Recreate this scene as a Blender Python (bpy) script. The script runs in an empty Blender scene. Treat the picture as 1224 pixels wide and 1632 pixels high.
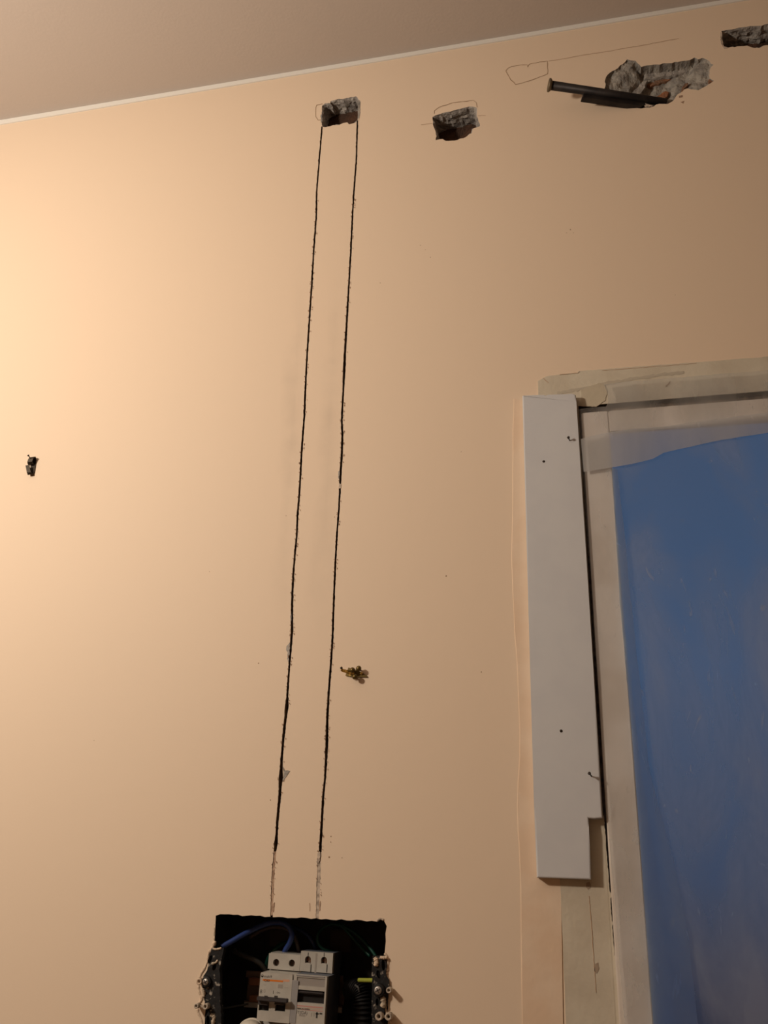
import bpy, bmesh, math, random
from mathutils import Vector, Matrix, noise
from mathutils.geometry import delaunay_2d_cdt

C = bpy.context.scene
COL = C.collection
random.seed(7)

# ------------------------------------------------------------------ camera
F_PX, CX, CY = 1455.0, 612.0, 816.0
RV = Vector((0.97609603, -0.05761184, -0.20956484))     # wall's right, in camera axes (x right, y down, z forward)
UV = Vector((0.02363641, -0.93036916, 0.36586138))      # up
FV = Vector((0.21605061, 0.36206920, 0.90676790))       # into the wall
CAM_Z = 1.50
CAM = Vector((0, -1.0, CAM_Z))
cam_d = bpy.data.cameras.new('camera')
cam = bpy.data.objects.new('camera', cam_d); COL.objects.link(cam)
cam_d.sensor_fit = 'VERTICAL'; cam_d.sensor_height = 36.0; cam_d.lens = 36.0 * F_PX / 1632.0
cam_d.clip_start = 0.01
cam.matrix_world = Matrix(((RV[0], -RV[1], -RV[2], CAM[0]),
                           (FV[0], -FV[1], -FV[2], CAM[1]),
                           (UV[0], -UV[1], -UV[2], CAM[2]), (0, 0, 0, 1)))
C.camera = cam

# ------------------------------------------------------------------ world: blue dusk outside the doorway
wd = bpy.data.worlds.new('dusk'); C.world = wd; wd.use_nodes = True
nt = wd.node_tree; nt.nodes.clear()
tc = nt.nodes.new('ShaderNodeTexCoord'); sx = nt.nodes.new('ShaderNodeSeparateXYZ')
mr = nt.nodes.new('ShaderNodeMapRange'); mr.inputs[1].default_value = -1; mr.inputs[2].default_value = 1
rp = nt.nodes.new('ShaderNodeValToRGB'); bg = nt.nodes.new('ShaderNodeBackground'); ow = nt.nodes.new('ShaderNodeOutputWorld')
nt.links.new(tc.outputs['Generated'], sx.inputs[0]); nt.links.new(sx.outputs[2], mr.inputs[0])
nt.links.new(mr.outputs[0], rp.inputs[0]); nt.links.new(rp.outputs[0], bg.inputs[0]); nt.links.new(bg.outputs[0], ow.inputs[0])
e = rp.color_ramp.elements
e[0].position = 0.42; e[0].color = (0.008, 0.009, 0.022, 1)
e[1].position = 1.0; e[1].color = (0.03, 0.07, 0.16, 1)
for p, c in ((0.50, (0.026, 0.056, 0.118, 1)), (0.60, (0.036, 0.085, 0.178, 1)), (0.72, (0.034, 0.075, 0.152, 1))):
    k = e.new(p); k.color = c
bg.inputs[1].default_value = 1.0

# ------------------------------------------------------------------ light: warm ceiling lamp left of the frame
ld = bpy.data.lights.new('room_lamp', 'POINT'); ld.energy = 38.0; ld.color = (1.0, 0.86, 0.70); ld.shadow_soft_size = 0.06
lamp = bpy.data.objects.new('room_lamp', ld); COL.objects.link(lamp); lamp.location = (-1.05, -0.90, 2.15)

C.view_settings.view_transform = 'Standard'; C.view_settings.look = 'None'
C.view_settings.exposure = 0.0; C.view_settings.gamma = 1.0; C.view_settings.use_curve_mapping = False

# ------------------------------------------------------------------ helpers
def W(px, py, y=0.0):
    d = Vector((px - CX, py - CY, F_PX)); t = (y + 1.0) / d.dot(FV)
    return Vector((d.dot(RV) * t, y, CAM_Z + d.dot(UV) * t))
def W2(pts, y=0.0):
    r = []
    for p in pts:
        w = W(p[0], p[1], y); r.append((w.x, w.z))
    return r

def link(name, me, mat, parent=None, smooth=False):
    o = bpy.data.objects.new(name, me); COL.objects.link(o)
    if mat is not None: me.materials.append(mat)
    if smooth:
        for p in me.polygons: p.use_smooth = True
    if parent is not None:
        o.parent = parent
    return o
def mk(name, vs, fs, mat, parent=None, smooth=False):
    me = bpy.data.meshes.new(name); me.from_pydata([tuple(v) for v in vs], [], fs); me.update()
    return link(name, me, mat, parent, smooth)
def mkb(name, bm, mat, parent=None, smooth=False):
    bmesh.ops.recalc_face_normals(bm, faces=bm.faces)
    me = bpy.data.meshes.new(name); bm.to_mesh(me); bm.free()
    return link(name, me, mat, parent, smooth)
def tag(o, label=None, cat=None, group=None, kind=None):
    if label: o['label'] = label
    if cat: o['category'] = cat
    if group: o['group'] = group
    if kind: o['kind'] = kind
    return o
def struct(o, label=None, cat=None):
    o['kind'] = 'structure'
    return tag(o, label, cat)
def empty(name, loc, ry=0.0):
    o = bpy.data.objects.new(name, None); o.empty_display_size = 0.02; COL.objects.link(o)
    o.location = loc; o.rotation_euler = (0, ry, 0)
    return o
def local(root):
    M = Matrix.LocRotScale(root.location, root.rotation_euler, None).inverted()
    return lambda px, py, y=0.0: M @ W(px, py, y)
def inside(p, poly):
    x, y = p; r = False; j = len(poly) - 1
    for i in range(len(poly)):
        xi, yi = poly[i]; xj, yj = poly[j]
        if (yi > y) != (yj > y) and x < (xj - xi) * (y - yi) / (yj - yi) + xi: r = not r
        j = i
    return r
def cdt(outer, holes=(), extra=()):
    vs, es = [], []
    for poly in [outer] + list(holes):
        b = len(vs); n = len(poly)
        vs += [Vector(p) for p in poly]; es += [(b + i, b + (i + 1) % n) for i in range(n)]
    vs += [Vector(p) for p in extra]
    v, _, f, *_ = delaunay_2d_cdt(vs, es, [], 0, 1e-7)
    keep = []
    for t in f:
        c = sum((v[i] for i in t), Vector((0, 0))) / len(t)
        if inside(c, outer) and not any(inside(c, h) for h in holes): keep.append(list(t))
    return v, keep
def plate(name, outer, holes, yf, yb, mat, parent=None, back=True):
    """slab of outline outer (x, z) with real holes, between the planes yf and yb"""
    v, f = cdt(outer, holes)
    vs = [(p.x, yf, p.y) for p in v]; fs = [t for t in f]; n = len(vs)
    if back:
        vs += [(p.x, yb, p.y) for p in v]; fs += [[n + i for i in reversed(t)] for t in f]
    for poly in [outer] + list(holes):
        b = len(vs); m = len(poly)
        vs += [(p[0], yf, p[1]) for p in poly] + [(p[0], yb, p[1]) for p in poly]
        fs += [[b + i, b + (i + 1) % m, b + m + (i + 1) % m, b + m + i] for i in range(m)]
    bm = bmesh.new(); bv = [bm.verts.new(p) for p in vs]
    for t in fs:
        try: bm.faces.new([bv[i] for i in t])
        except ValueError: pass
    bmesh.ops.remove_doubles(bm, verts=bm.verts, dist=1e-6)
    return mkb(name, bm, mat, parent)
def bevel_slab(name, outer, yf, yb, mat, parent=None, bev=0.001, seg=2):
    bm = bmesh.new()
    vs = [bm.verts.new((p[0], yb, p[1])) for p in outer]
    f = bm.faces.new(vs)
    r = bmesh.ops.extrude_face_region(bm, geom=[f])
    nv = [g for g in r['geom'] if isinstance(g, bmesh.types.BMVert)]
    for q in nv: q.co.y = yf
    fe = [ed for ed in bm.edges if all(q in nv for q in ed.verts)]
    if bev: bmesh.ops.bevel(bm, geom=fe, offset=bev, segments=seg, affect='EDGES', profile=0.5)
    return mkb(name, bm, mat, parent)
def box(name, x0, x1, y0, y1, z0, z1, mat, parent=None, bev=0.0, seg=1):
    bm = bmesh.new()
    bmesh.ops.create_cube(bm, size=1.0)
    for q in bm.verts:
        q.co = Vector((x0 if q.co.x < 0 else x1, y0 if q.co.y < 0 else y1, z0 if q.co.z < 0 else z1))
    if bev: bmesh.ops.bevel(bm, geom=bm.edges[:], offset=bev, segments=seg, affect='EDGES')
    return mkb(name, bm, mat, parent)
def jag(poly, step, amp, seed=0):
    rnd = random.Random(seed); out = []
    for i in range(len(poly)):
        a = Vector(poly[i]); b = Vector(poly[(i + 1) % len(poly)]); L = (b - a).length
        n = max(1, int(L / step)); d = (b - a) / max(L, 1e-9); nn = Vector((-d.y, d.x))
        for k in range(n):
            p = a + (b - a) * (k / n) + (nn * rnd.uniform(-amp, amp) if L > step else Vector((0, 0)))
            out.append((p.x, p.y))
    return out
def jag_open(pts, step, amp, seed=0):
    n = len(pts); L = math.hypot(pts[0][0] - pts[-1][0], pts[0][1] - pts[-1][1]); full = jag(pts, step, amp, seed)
    return full[:len(full) - max(1, int(L / step)) + 1]
def frame_of(t):
    a = Vector((0, 0, 1)) if abs(t.z) < 0.9 else Vector((1, 0, 0))
    u = t.cross(a).normalized(); return u, t.cross(u).normalized()
def smooth_path(pts, n=6):
    P = [Vector(p) for p in pts]; P = [P[0] * 2 - P[1]] + P + [P[-1] * 2 - P[-2]]; out = []
    for i in range(1, len(P) - 2):
        for k in range(n):
            t = k / n; a, b, c, d = P[i - 1], P[i], P[i + 1], P[i + 2]
            out.append(0.5 * ((2 * b) + (c - a) * t + (2 * a - 5 * b + 4 * c - d) * t * t + (3 * b - a - 3 * c + d) * t ** 3))
    out.append(P[-2]); return out
def tube(name, pts, rad, mat, parent=None, sides=10, n=6, smooth=True):
    P = smooth_path(pts, n) if n > 1 else [Vector(p) for p in pts]
    R = rad if callable(rad) else (lambda s: rad)
    vs, fs = [], []; u = None
    for i, p in enumerate(P):
        t = (P[min(i + 1, len(P) - 1)] - P[max(i - 1, 0)]).normalized()
        if u is None: u, w = frame_of(t)
        else:
            u = (u - t * u.dot(t)).normalized(); w = t.cross(u)
        r = R(i / (len(P) - 1))
        for k in range(sides):
            a = 2 * math.pi * k / sides; vs.append(p + (u * math.cos(a) + w * math.sin(a)) * r)
    for i in range(len(P) - 1):
        for k in range(sides):
            k2 = (k + 1) % sides; fs.append([i * sides + k, i * sides + k2, (i + 1) * sides + k2, (i + 1) * sides + k])
    fs.append(list(range(sides))[::-1]); fs.append([(len(P) - 1) * sides + k for k in range(sides)])
    return mk(name, vs, fs, mat, parent, smooth)
def lathe(name, prof, base, axis, mat, parent=None, sides=16, smooth=True):
    """prof: (distance along axis, radius)"""
    axis = Vector(axis).normalized(); u, w = frame_of(axis); base = Vector(base); vs, fs = [], []
    for h, r in prof:
        for k in range(sides):
            a = 2 * math.pi * k / sides; vs.append(base + axis * h + (u * math.cos(a) + w * math.sin(a)) * r)
    for i in range(len(prof) - 1):
        for k in range(sides):
            k2 = (k + 1) % sides; fs.append([i * sides + k, i * sides + k2, (i + 1) * sides + k2, (i + 1) * sides + k])
    fs.append(list(range(sides))[::-1]); fs.append([(len(prof) - 1) * sides + k for k in range(sides)])
    bm = bmesh.new(); bv = [bm.verts.new(p) for p in vs]
    for f in fs: bm.faces.new([bv[i] for i in f])
    bmesh.ops.remove_doubles(bm, verts=bm.verts, dist=1e-7)
    return mkb(name, bm, mat, parent, smooth)
def ribbon(name, px_pts, wpx, mat, parent, y=-0.0003, closed=False, jit=0.4, thick=0.0003):
    """a drawn line: thin raised strip following pixels on the wall plane"""
    pts = list(px_pts) + ([px_pts[0]] if closed else []); P = []
    for i in range(len(pts) - 1):
        a, b = Vector(pts[i]), Vector(pts[i + 1]); n = max(1, int((b - a).length / 5))
        P += [a + (b - a) * (k / n) + Vector((random.uniform(-jit, jit), random.uniform(-jit, jit))) for k in range(n)]
    P.append(Vector(pts[-1])); vs, fs = [], []
    for i, p in enumerate(P):
        t = (P[min(i + 1, len(P) - 1)] - P[max(i - 1, 0)]).normalized(); nn = Vector((-t.y, t.x)) * wpx * 0.5 * random.uniform(0.6, 1.2)
        for yy in (y, y + thick):
            vs += [W(p.x + nn.x, p.y + nn.y, yy), W(p.x - nn.x, p.y - nn.y, yy)]
    for i in range(len(P) - 1):
        a, b = i * 4, i * 4 + 4
        fs += [[a, a + 1, b + 1, b], [a, a + 2, b + 2, b], [a + 1, a + 3, b + 3, b + 1]]
    return mk(name, vs, fs, mat, parent)

# ------------------------------------------------------------------ materials
def material(name, col, rough=0.6, metal=0.0, col2=None, scale=40.0, bump=0.0, bscale=200.0, lo=0.4, hi=0.6, spec=0.3, detail=4.0):
    m = bpy.data.materials.new(name); m.use_nodes = True; n = m.node_tree.nodes; l = m.node_tree.links
    b = n['Principled BSDF']; b.inputs['Base Color'].default_value = (*col, 1); b.inputs['Roughness'].default_value = rough
    b.inputs['Metallic'].default_value = metal; b.inputs['Specular IOR Level'].default_value = spec
    g = n.new('ShaderNodeTexCoord')
    if col2:
        t = n.new('ShaderNodeTexNoise'); t.inputs['Scale'].default_value = scale; t.inputs['Detail'].default_value = detail
        r = n.new('ShaderNodeValToRGB'); r.color_ramp.elements[0].position = lo; r.color_ramp.elements[1].position = hi
        r.color_ramp.elements[0].color = (*col, 1); r.color_ramp.elements[1].color = (*col2, 1)
        l.new(g.outputs['Object'], t.inputs['Vector']); l.new(t.outputs['Fac'], r.inputs[0]); l.new(r.outputs[0], b.inputs['Base Color'])
    if bump:
        t2 = n.new('ShaderNodeTexNoise'); t2.inputs['Scale'].default_value = bscale; t2.inputs['Detail'].default_value = 5
        bp = n.new('ShaderNodeBump'); bp.inputs['Strength'].default_value = bump; bp.inputs['Distance'].default_value = 0.002
        l.new(g.outputs['Object'], t2.inputs['Vector']); l.new(t2.outputs['Fac'], bp.inputs['Height']); l.new(bp.outputs[0], b.inputs['Normal'])
    return m
PEACH = (0.80, 0.64, 0.49)
M_room = material('peach_paint_plain', PEACH, 0.7)
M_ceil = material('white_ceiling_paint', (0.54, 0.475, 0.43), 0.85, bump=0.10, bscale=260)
M_trim = material('white_trim_paint', (0.78, 0.76, 0.72), 0.7, bump=0.1)
M_floor = material('wood_floor', (0.30, 0.18, 0.10), 0.5, col2=(0.22, 0.13, 0.07), scale=6)
M_mortar = material('grey_mortar', (0.42, 0.39, 0.36), 0.95, col2=(0.22, 0.20, 0.19), scale=90, bump=0.9, bscale=350, lo=0.38, hi=0.66)
M_mortar_pale = material('pale_gypsum', (0.36, 0.335, 0.30), 0.95, col2=(0.23, 0.215, 0.20), scale=90, bump=0.7, bscale=400)
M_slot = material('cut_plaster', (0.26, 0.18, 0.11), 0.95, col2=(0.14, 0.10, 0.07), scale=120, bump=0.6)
M_fill_tan = material('tan_filler', (0.50, 0.35, 0.25), 0.95, col2=(0.32, 0.21, 0.15), scale=150, bump=0.5)
M_fill_grey = material('grey_white_filler', (0.62, 0.52, 0.43), 0.95, col2=(0.34, 0.28, 0.23), scale=130, bump=0.5)
M_brick = material('fired_brick', (0.34, 0.145, 0.07), 0.95, col2=(0.22, 0.13, 0.085), scale=60, bump=0.8, bscale=300)
M_brick_dark = material('dark_brown_brick', (0.10, 0.05, 0.03), 0.95, col2=(0.055, 0.03, 0.02), scale=60, bump=0.8, bscale=300)  # darker brown brick closing the backs of the deep holes
M_raw = material('bare_yellowish_plaster', (0.53, 0.47, 0.365), 0.9, col2=(0.47, 0.405, 0.31), scale=14, bump=0.25, bscale=160)
M_raw_g = material('bare_greenish_plaster', (0.63, 0.575, 0.47), 0.9, col2=(0.57, 0.51, 0.41), scale=18, bump=0.2, bscale=160)
M_frame = material('primed_frame', (0.75, 0.69, 0.63), 0.75, col2=(0.67, 0.60, 0.53), scale=16, bump=0.15, bscale=120)
M_strip = material('peach_paper_strip', (0.80, 0.635, 0.485), 0.65, col2=(0.77, 0.585, 0.43), scale=22, bump=0.3, bscale=60)
M_board = material('white_laminate', (0.62, 0.63, 0.655), 0.55, col2=(0.60, 0.61, 0.64), scale=30, spec=0.35, bump=0.05, bscale=400)
M_pencil = material('pencil', (0.36, 0.24, 0.15), 0.8)
M_pencil_f = material('pencil_faint', (0.50, 0.35, 0.24), 0.8)
M_black = material('black_plastic', (0.007, 0.007, 0.008), 0.6)
M_blackstrip = material('splashed_black_plastic', (0.010, 0.010, 0.011), 0.6, col2=(0.40, 0.36, 0.31), scale=190, lo=0.60, hi=0.72, bump=0.3)
M_dark_in = material('box_inside', (0.010, 0.010, 0.012), 0.7, col2=(0.022, 0.018, 0.016), scale=50)
M_splash = material('plaster_splash', (0.60, 0.47, 0.355), 0.95, col2=(0.72, 0.575, 0.44), scale=120, bump=0.8, bscale=300)
M_dullsplash = material('dull_plaster_splash', (0.42, 0.36, 0.28), 0.95, col2=(0.58, 0.47, 0.36), scale=160, bump=0.8, bscale=300)
M_bosswhite = material('dusty_boss', (0.52, 0.45, 0.37), 0.8, col2=(0.40, 0.34, 0.28), scale=220)
M_iron = material('black_steel', (0.022, 0.019, 0.020), 0.5, metal=0.5, col2=(0.040, 0.034, 0.032), scale=40)
M_ironend = material('struck_steel', (0.17, 0.135, 0.09), 0.55, metal=0.6)
M_bronze = material('dark_bronze', (0.026, 0.018, 0.011), 0.45, metal=0.5)
M_brass = material('brass', (0.62, 0.42, 0.13), 0.28, metal=1.0)
M_brass_d = material('tarnished_brass', (0.15, 0.105, 0.038), 0.40, metal=0.8)
M_steel = material('zinc_steel', (0.50, 0.48, 0.46), 0.4, metal=0.8)
M_rail = material('din_rail_steel', (0.16, 0.11, 0.085), 0.5, metal=0.5)
M_refl_screw = material('reddish_reflection_and_screw', (0.20, 0.085, 0.045), 0.5, metal=0.5)  # red-brown for reflections painted on the rail, and the right breaker's terminal screws
M_nail = material('dark_nail', (0.04, 0.03, 0.025), 0.5, metal=0.5)
M_brk = material('breaker_white', (0.47, 0.445, 0.40), 0.5, col2=(0.42, 0.395, 0.355), scale=60)
M_brk_grey = material('breaker_grey', (0.30, 0.29, 0.29), 0.5)
M_brk_side = material('breaker_blue_grey', (0.11, 0.125, 0.16), 0.5)
M_window = material('label_window', (0.31, 0.285, 0.265), 0.3)
M_orange = material('orange_print', (0.62, 0.17, 0.02), 0.6)
M_pinkor = material('faded_orange_print', (0.60, 0.33, 0.22), 0.6)
M_pink = material('pink_print', (0.50, 0.25, 0.22), 0.6)
M_ink = material('dark_print', (0.045, 0.04, 0.038), 0.7)
M_inkg = material('grey_print', (0.32, 0.29, 0.26), 0.7)
M_toggle = material('toggle_grey_black', (0.050, 0.044, 0.046), 0.5)
M_well = material('toggle_well', (0.012, 0.010, 0.010), 0.6)
M_wblue = material('blue_wire', (0.028, 0.055, 0.20), 0.38)
M_wdblue = material('dark_blue_wire', (0.016, 0.028, 0.085), 0.45)
M_wbrown = material('brown_grey_wire', (0.085, 0.065, 0.055), 0.5)
M_wgreen = material('green_wire', (0.006, 0.048, 0.034), 0.42)
M_wyg = material('yellow_green_wire', (0.30, 0.33, 0.05), 0.45)
M_wgrey = material('grey_sheath', (0.075, 0.072, 0.068), 0.6)
M_cap = material('white_plastic', (0.52, 0.48, 0.41), 0.45)

def wall_paint():
    m = material('peach_wall_paint', PEACH, 0.62, spec=0.25); n = m.node_tree.nodes; l = m.node_tree.links; b = n['Principled BSDF']
    tc = n.new('ShaderNodeTexCoord')
    def nz(sc, de): 
        t = n.new('ShaderNodeTexNoise'); t.inputs['Scale'].default_value = sc; t.inputs['Detail'].default_value = de
        l.new(tc.outputs['Object'], t.inputs['Vector']); return t.outputs['Fac']
    def math_(op, a, b_=None, clamp=False):
        k = n.new('ShaderNodeMath'); k.operation = op; k.use_clamp = clamp
        for i, v in enumerate((a, b_)):
            if v is None: continue
            if isinstance(v, (int, float)): k.inputs[i].default_value = v
            else: l.new(v, k.inputs[i])
        return k.outputs[0]
    # grubby hand marks along the two cuts
    sep = n.new('ShaderNodeSeparateXYZ'); l.new(tc.outputs['Object'], sep.inputs[0])
    nw = nz(9, 3); stain = None
    for x0 in (W(470, 620).x, W(527, 650).x):
        d = math_('ABSOLUTE', math_('SUBTRACT', sep.outputs[0], x0)); d = math_('ADD', d, math_('MULTIPLY', math_('SUBTRACT', nw, 0.5), 0.05))
        s = math_('SUBTRACT', 1.0, math_('DIVIDE', d, 0.016), True); stain = s if stain is None else math_('MAXIMUM', stain, s)
    zz = math_('SUBTRACT', 1.0, math_('DIVIDE', math_('ABSOLUTE', math_('SUBTRACT', sep.outputs[2], W(475, 700).z)), 0.28), True)
    stain = math_('MULTIPLY', math_('MULTIPLY', stain, zz), math_('SUBTRACT', math_('MULTIPLY', nz(28, 4), 2.4), 0.6, True))
    big = nz(2.5, 3)
    mx = n.new('ShaderNodeMix'); mx.data_type = 'RGBA'; mx.inputs['A'].default_value = (*PEACH, 1); mx.inputs['B'].default_value = (0.78, 0.635, 0.495, 1)
    l.new(big, mx.inputs['Factor'])
    m2 = n.new('ShaderNodeMix'); m2.data_type = 'RGBA'; m2.inputs['B'].default_value = (0.42, 0.34, 0.27, 1)
    l.new(mx.outputs['Result'], m2.inputs['A']); l.new(math_('MULTIPLY', stain, 0.35), m2.inputs['Factor'])
    l.new(m2.outputs['Result'], b.inputs['Base Color'])
    bp = n.new('ShaderNodeBump'); bp.inputs['Strength'].default_value = 0.10; bp.inputs['Distance'].default_value = 0.002
    h = math_('ADD', math_('MULTIPLY', nz(45, 3), 0.8), math_('MULTIPLY', nz(420, 2), 0.25)); l.new(h, bp.inputs['Height']); l.new(bp.outputs[0], b.inputs['Normal'])
    return m
M_wall = wall_paint()

def film_material(name, h0, h1, seed, trans=0.5, tcol=(0.75, 0.78, 0.82)):
    m = bpy.data.materials.new(name); m.use_nodes = True; n = m.node_tree.nodes; l = m.node_tree.links; n.clear()
    out = n.new('ShaderNodeOutputMaterial'); tc = n.new('ShaderNodeTexCoord'); mp = n.new('ShaderNodeMapping')
    mp.inputs['Scale'].default_value = (1.0, 1.0, 0.36); mp.inputs['Location'].default_value = (seed, 0, seed * 0.7)
    l.new(tc.outputs['Object'], mp.inputs[0])
    t = n.new('ShaderNodeTexNoise'); t.inputs['Scale'].default_value = 11; t.inputs['Detail'].default_value = 9; t.inputs['Distortion'].default_value = 0.45
    l.new(mp.outputs[0], t.inputs['Vector'])
    r = n.new('ShaderNodeMapRange'); r.inputs[1].default_value = 0.40; r.inputs[2].default_value = 0.64; r.inputs[3].default_value = h0; r.inputs[4].default_value = h1
    l.new(t.outputs['Fac'], r.inputs[0])
    # thin white creases
    t2 = n.new('ShaderNodeTexNoise'); t2.inputs['Scale'].default_value = 34; t2.inputs['Detail'].default_value = 5; t2.inputs['Distortion'].default_value = 3.0
    l.new(mp.outputs[0], t2.inputs['Vector'])
    r2 = n.new('ShaderNodeMapRange'); r2.inputs[1].default_value = 0.66; r2.inputs[2].default_value = 0.76; r2.inputs[3].default_value = 0; r2.inputs[4].default_value = 0.30
    l.new(t2.outputs['Fac'], r2.inputs[0])
    ad = n.new('ShaderNodeMath'); ad.operation = 'ADD'; l.new(r.outputs[0], ad.inputs[0]); l.new(r2.outputs[0], ad.inputs[1])
    tr = n.new('ShaderNodeBsdfTransparent'); tr.inputs[0].default_value = (0.94, 0.95, 0.97, 1)
    df = n.new('ShaderNodeBsdfDiffuse'); df.inputs[0].default_value = (0.62, 0.61, 0.60, 1)
    tl = n.new('ShaderNodeBsdfTranslucent'); tl.inputs[0].default_value = (*tcol, 1)
    gl = n.new('ShaderNodeBsdfGlossy'); gl.inputs['Roughness'].default_value = 0.35; gl.inputs[0].default_value = (0.8, 0.8, 0.8, 1)
    a = n.new('ShaderNodeMixShader'); a.inputs[0].default_value = trans; l.new(df.outputs[0], a.inputs[1]); l.new(tl.outputs[0], a.inputs[2])
    b = n.new('ShaderNodeMixShader'); l.new(ad.outputs[0], b.inputs[0]); l.new(tr.outputs[0], b.inputs[1]); l.new(a.outputs[0], b.inputs[2])
    c = n.new('ShaderNodeMixShader'); c.inputs[0].default_value = 0.03; l.new(b.outputs[0], c.inputs[1]); l.new(gl.outputs[0], c.inputs[2])
    t3 = n.new('ShaderNodeTexNoise'); t3.inputs['Scale'].default_value = 30; t3.inputs['Detail'].default_value = 4; l.new(mp.outputs[0], t3.inputs['Vector'])
    bp = n.new('ShaderNodeBump'); bp.inputs['Strength'].default_value = 0.22; bp.inputs['Distance'].default_value = 0.004; l.new(t3.outputs['Fac'], bp.inputs['Height'])
    for s in (df, gl): l.new(bp.outputs[0], s.inputs['Normal'])
    l.new(c.outputs[0], out.inputs[0]); return m
M_film = film_material('plastic_film', 0.14, 0.52, 0.0)
M_film2 = film_material('plastic_film_fold', 0.58, 0.76, 3.1, 0.42)
M_film3 = film_material('plastic_film_side', 0.36, 0.50, 5.2, 0.92, (0.62, 0.80, 0.98))

# ------------------------------------------------------------------ room shell
X0, X1, YF, HZ, TH = -3.2, 2.4, -4.6, 1.50 + 1.1414, 0.16
# outlines on the wall, as measured on the photograph's wall plane
hole_a = jag(W2([(513.4,168),(518,165),(526,164.5),(526.9,161),(539.5,158),(552,156.5),(567.4,153.3),(573.2,160.4),(572.5,170.5),(571.7,180),(570.7,190.8),(567.4,195.3),(556,198.4),(553.5,195.3),(547,196.4),(540.8,199),(530.7,200),(518,202.6),(513.7,202.2),(513,188)]), 0.0035, 0.0007, 1)
hole_b = jag(W2([(689.7,187),(697.8,182),(718,177.6),(738.3,171.8),(748,170),(759.9,171.8),(761.1,185.7),(764.9,201),(754.8,204.7),(752.3,212.3),(738.3,220),(724.4,223.7),(710.5,224.2),(705.4,221.2),(695.3,223.2),(694.8,211),(690.7,201)]), 0.0035, 0.0008, 2)
hole_c = jag(W2([(963.9,126.6),(968,119),(979.4,111),(989,104.5),(999,95.5),(1012,97),(1021.9,106),(1061,101),(1100.3,96.3),(1106.9,91.5),(1113,95),(1120,92.4),(1129.7,98),(1137.9,103.7),(1130.6,109.4),(1130.6,124),(1137.9,129),(1129.7,134),(1113.4,143),(1095.4,140.5),(1079,150),(1072.5,161.7),(1064.4,165),(1051,165.8),(1041.5,169),(1028.4,172.3),(1015.4,172.3),(1004,169),(984,162),(972,155),(964.7,145)]), 0.004, 0.0011, 3)
hole_d = jag(W2([(1149.6,48.8),(1176,45),(1195,41.5),(1214.5,40.4),(1224,38.5),(1262,34),(1266,70),(1236,71),(1216.8,73),(1211,76),(1202,77),(1197.6,75.3),(1190.7,73),(1176,73.8),(1160.7,76),(1153,74),(1150.5,62),(1151,53)]), 0.0035, 0.0008, 4)
hole_box = jag(W2([(344,1459.5),(351,1457.5),(480,1463),(560,1466.5),(601,1469),(606,1466),(612,1467.5),(616,1476),(614,1500),(613,1520),(617,1527),(618,1560),(619,1720),(322,1720),(326,1640),(327,1590),(330,1550),(336,1524),(340,1511)]), 0.005, 0.0007, 5)
def lerp_tab(tab, y):
    if y <= tab[0][0]: return tab[0][1]
    for (a, va), (b, vb) in zip(tab, tab[1:]):
        if y <= b: return va + (vb - va) * (y - a) / (b - a)
    return tab[-1][1]
def slot(cl, wd_, seed, y0, y1, step=3.0, jit=0.35):
    rnd = random.Random(seed); tab = [(b, a) for a, b in cl]; L, R = [], []; y = y0
    while y <= y1:
        c = lerp_tab(tab, y); h = lerp_tab(wd_, y) * 0.85
        L.append((c - h - abs(rnd.gauss(0, jit)) * 0.8, y)); R.append((c + h + abs(rnd.gauss(0, jit)) * 0.8, y)); y += step
    return W2(L + R[::-1])
cl1 = [(513.2,203),(509,253),(504.6,307),(504.0,346),(500.8,387),(497,451),(493.8,499),(490,556),(488.3,585),(485.8,642),(485,664),(481.3,710),(478.9,757),(476.4,796),(474,821),(473.2,852),(470.3,880),(467.8,909),(466,943),(465.2,982),(465.6,1003),(463.4,1032),(461.3,1060),(458.2,1103),(457,1127),(452.7,1164),(449,1207),(447.5,1240),(445.3,1274),(442.3,1305),(439.8,1345),(438.3,1355),(435.2,1394),(432.8,1459)]
w1 = [(203,1.2),(500,1.4),(700,1.6),(900,1.6),(985,2.1),(1010,2.1),(1060,1.6),(1110,1.8),(1127,3.6),(1140,2.4),(1200,2.0),(1225,2.6),(1240,4.0),(1255,2.6),(1330,2.0),(1343,3.4),(1354,2.4),(1358,2.2),(1400,2.5),(1459,2.0)]
cl2 = [(569.6,194),(568,253),(563.9,307.5),(561.3,352),(559,403),(556,454),(552.7,511.5),(549.8,562),(548.6,588),(547,625),(544.6,671),(545.8,693),(544.6,727),(542.6,757),(541.9,776),(540.1,811),(537.2,848),(535.2,884),(533.3,924),(531.6,968),(529.9,1020),(527.2,1060),(524,1102),(521.6,1145),(520.7,1188),(518,1240),(514.9,1271),(512.8,1311),(510.3,1355),(508.8,1372),(507,1424),(505.7,1462)]
w2 = [(194,1.2),(450,1.4),(570,2.0),(588,2.4),(620,1.5),(757,2.0),(800,1.4),(1000,1.7),(1100,1.8),(1180,2.5),(1240,1.8),(1311,2.2),(1355,2.4),(1360,2.9),(1424,3.0),(1462,2.2)]
slot_a = slot(cl1, w1, 11, 201.5, 1462.8); slot_b = slot(cl2, w2, 12, 191.5, 1465.5)
# doorway: rebate around the frame
YD = -0.006
xc_l = W(941.6, 978).x; xc_r = W(946.2, 978, YD).x; zg_t = W(1024, 639.5).z; zg_b = W(1024, 650, YD).z
xo = W(1012, 1232, YD).x; zo = W(1090, 680, YD).z; XDR = 0.80
hole_door = [(xc_l, 0.0), (xc_l, zg_t), (XDR + 0.06, zg_t), (XDR + 0.06, 0.0)]

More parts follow.
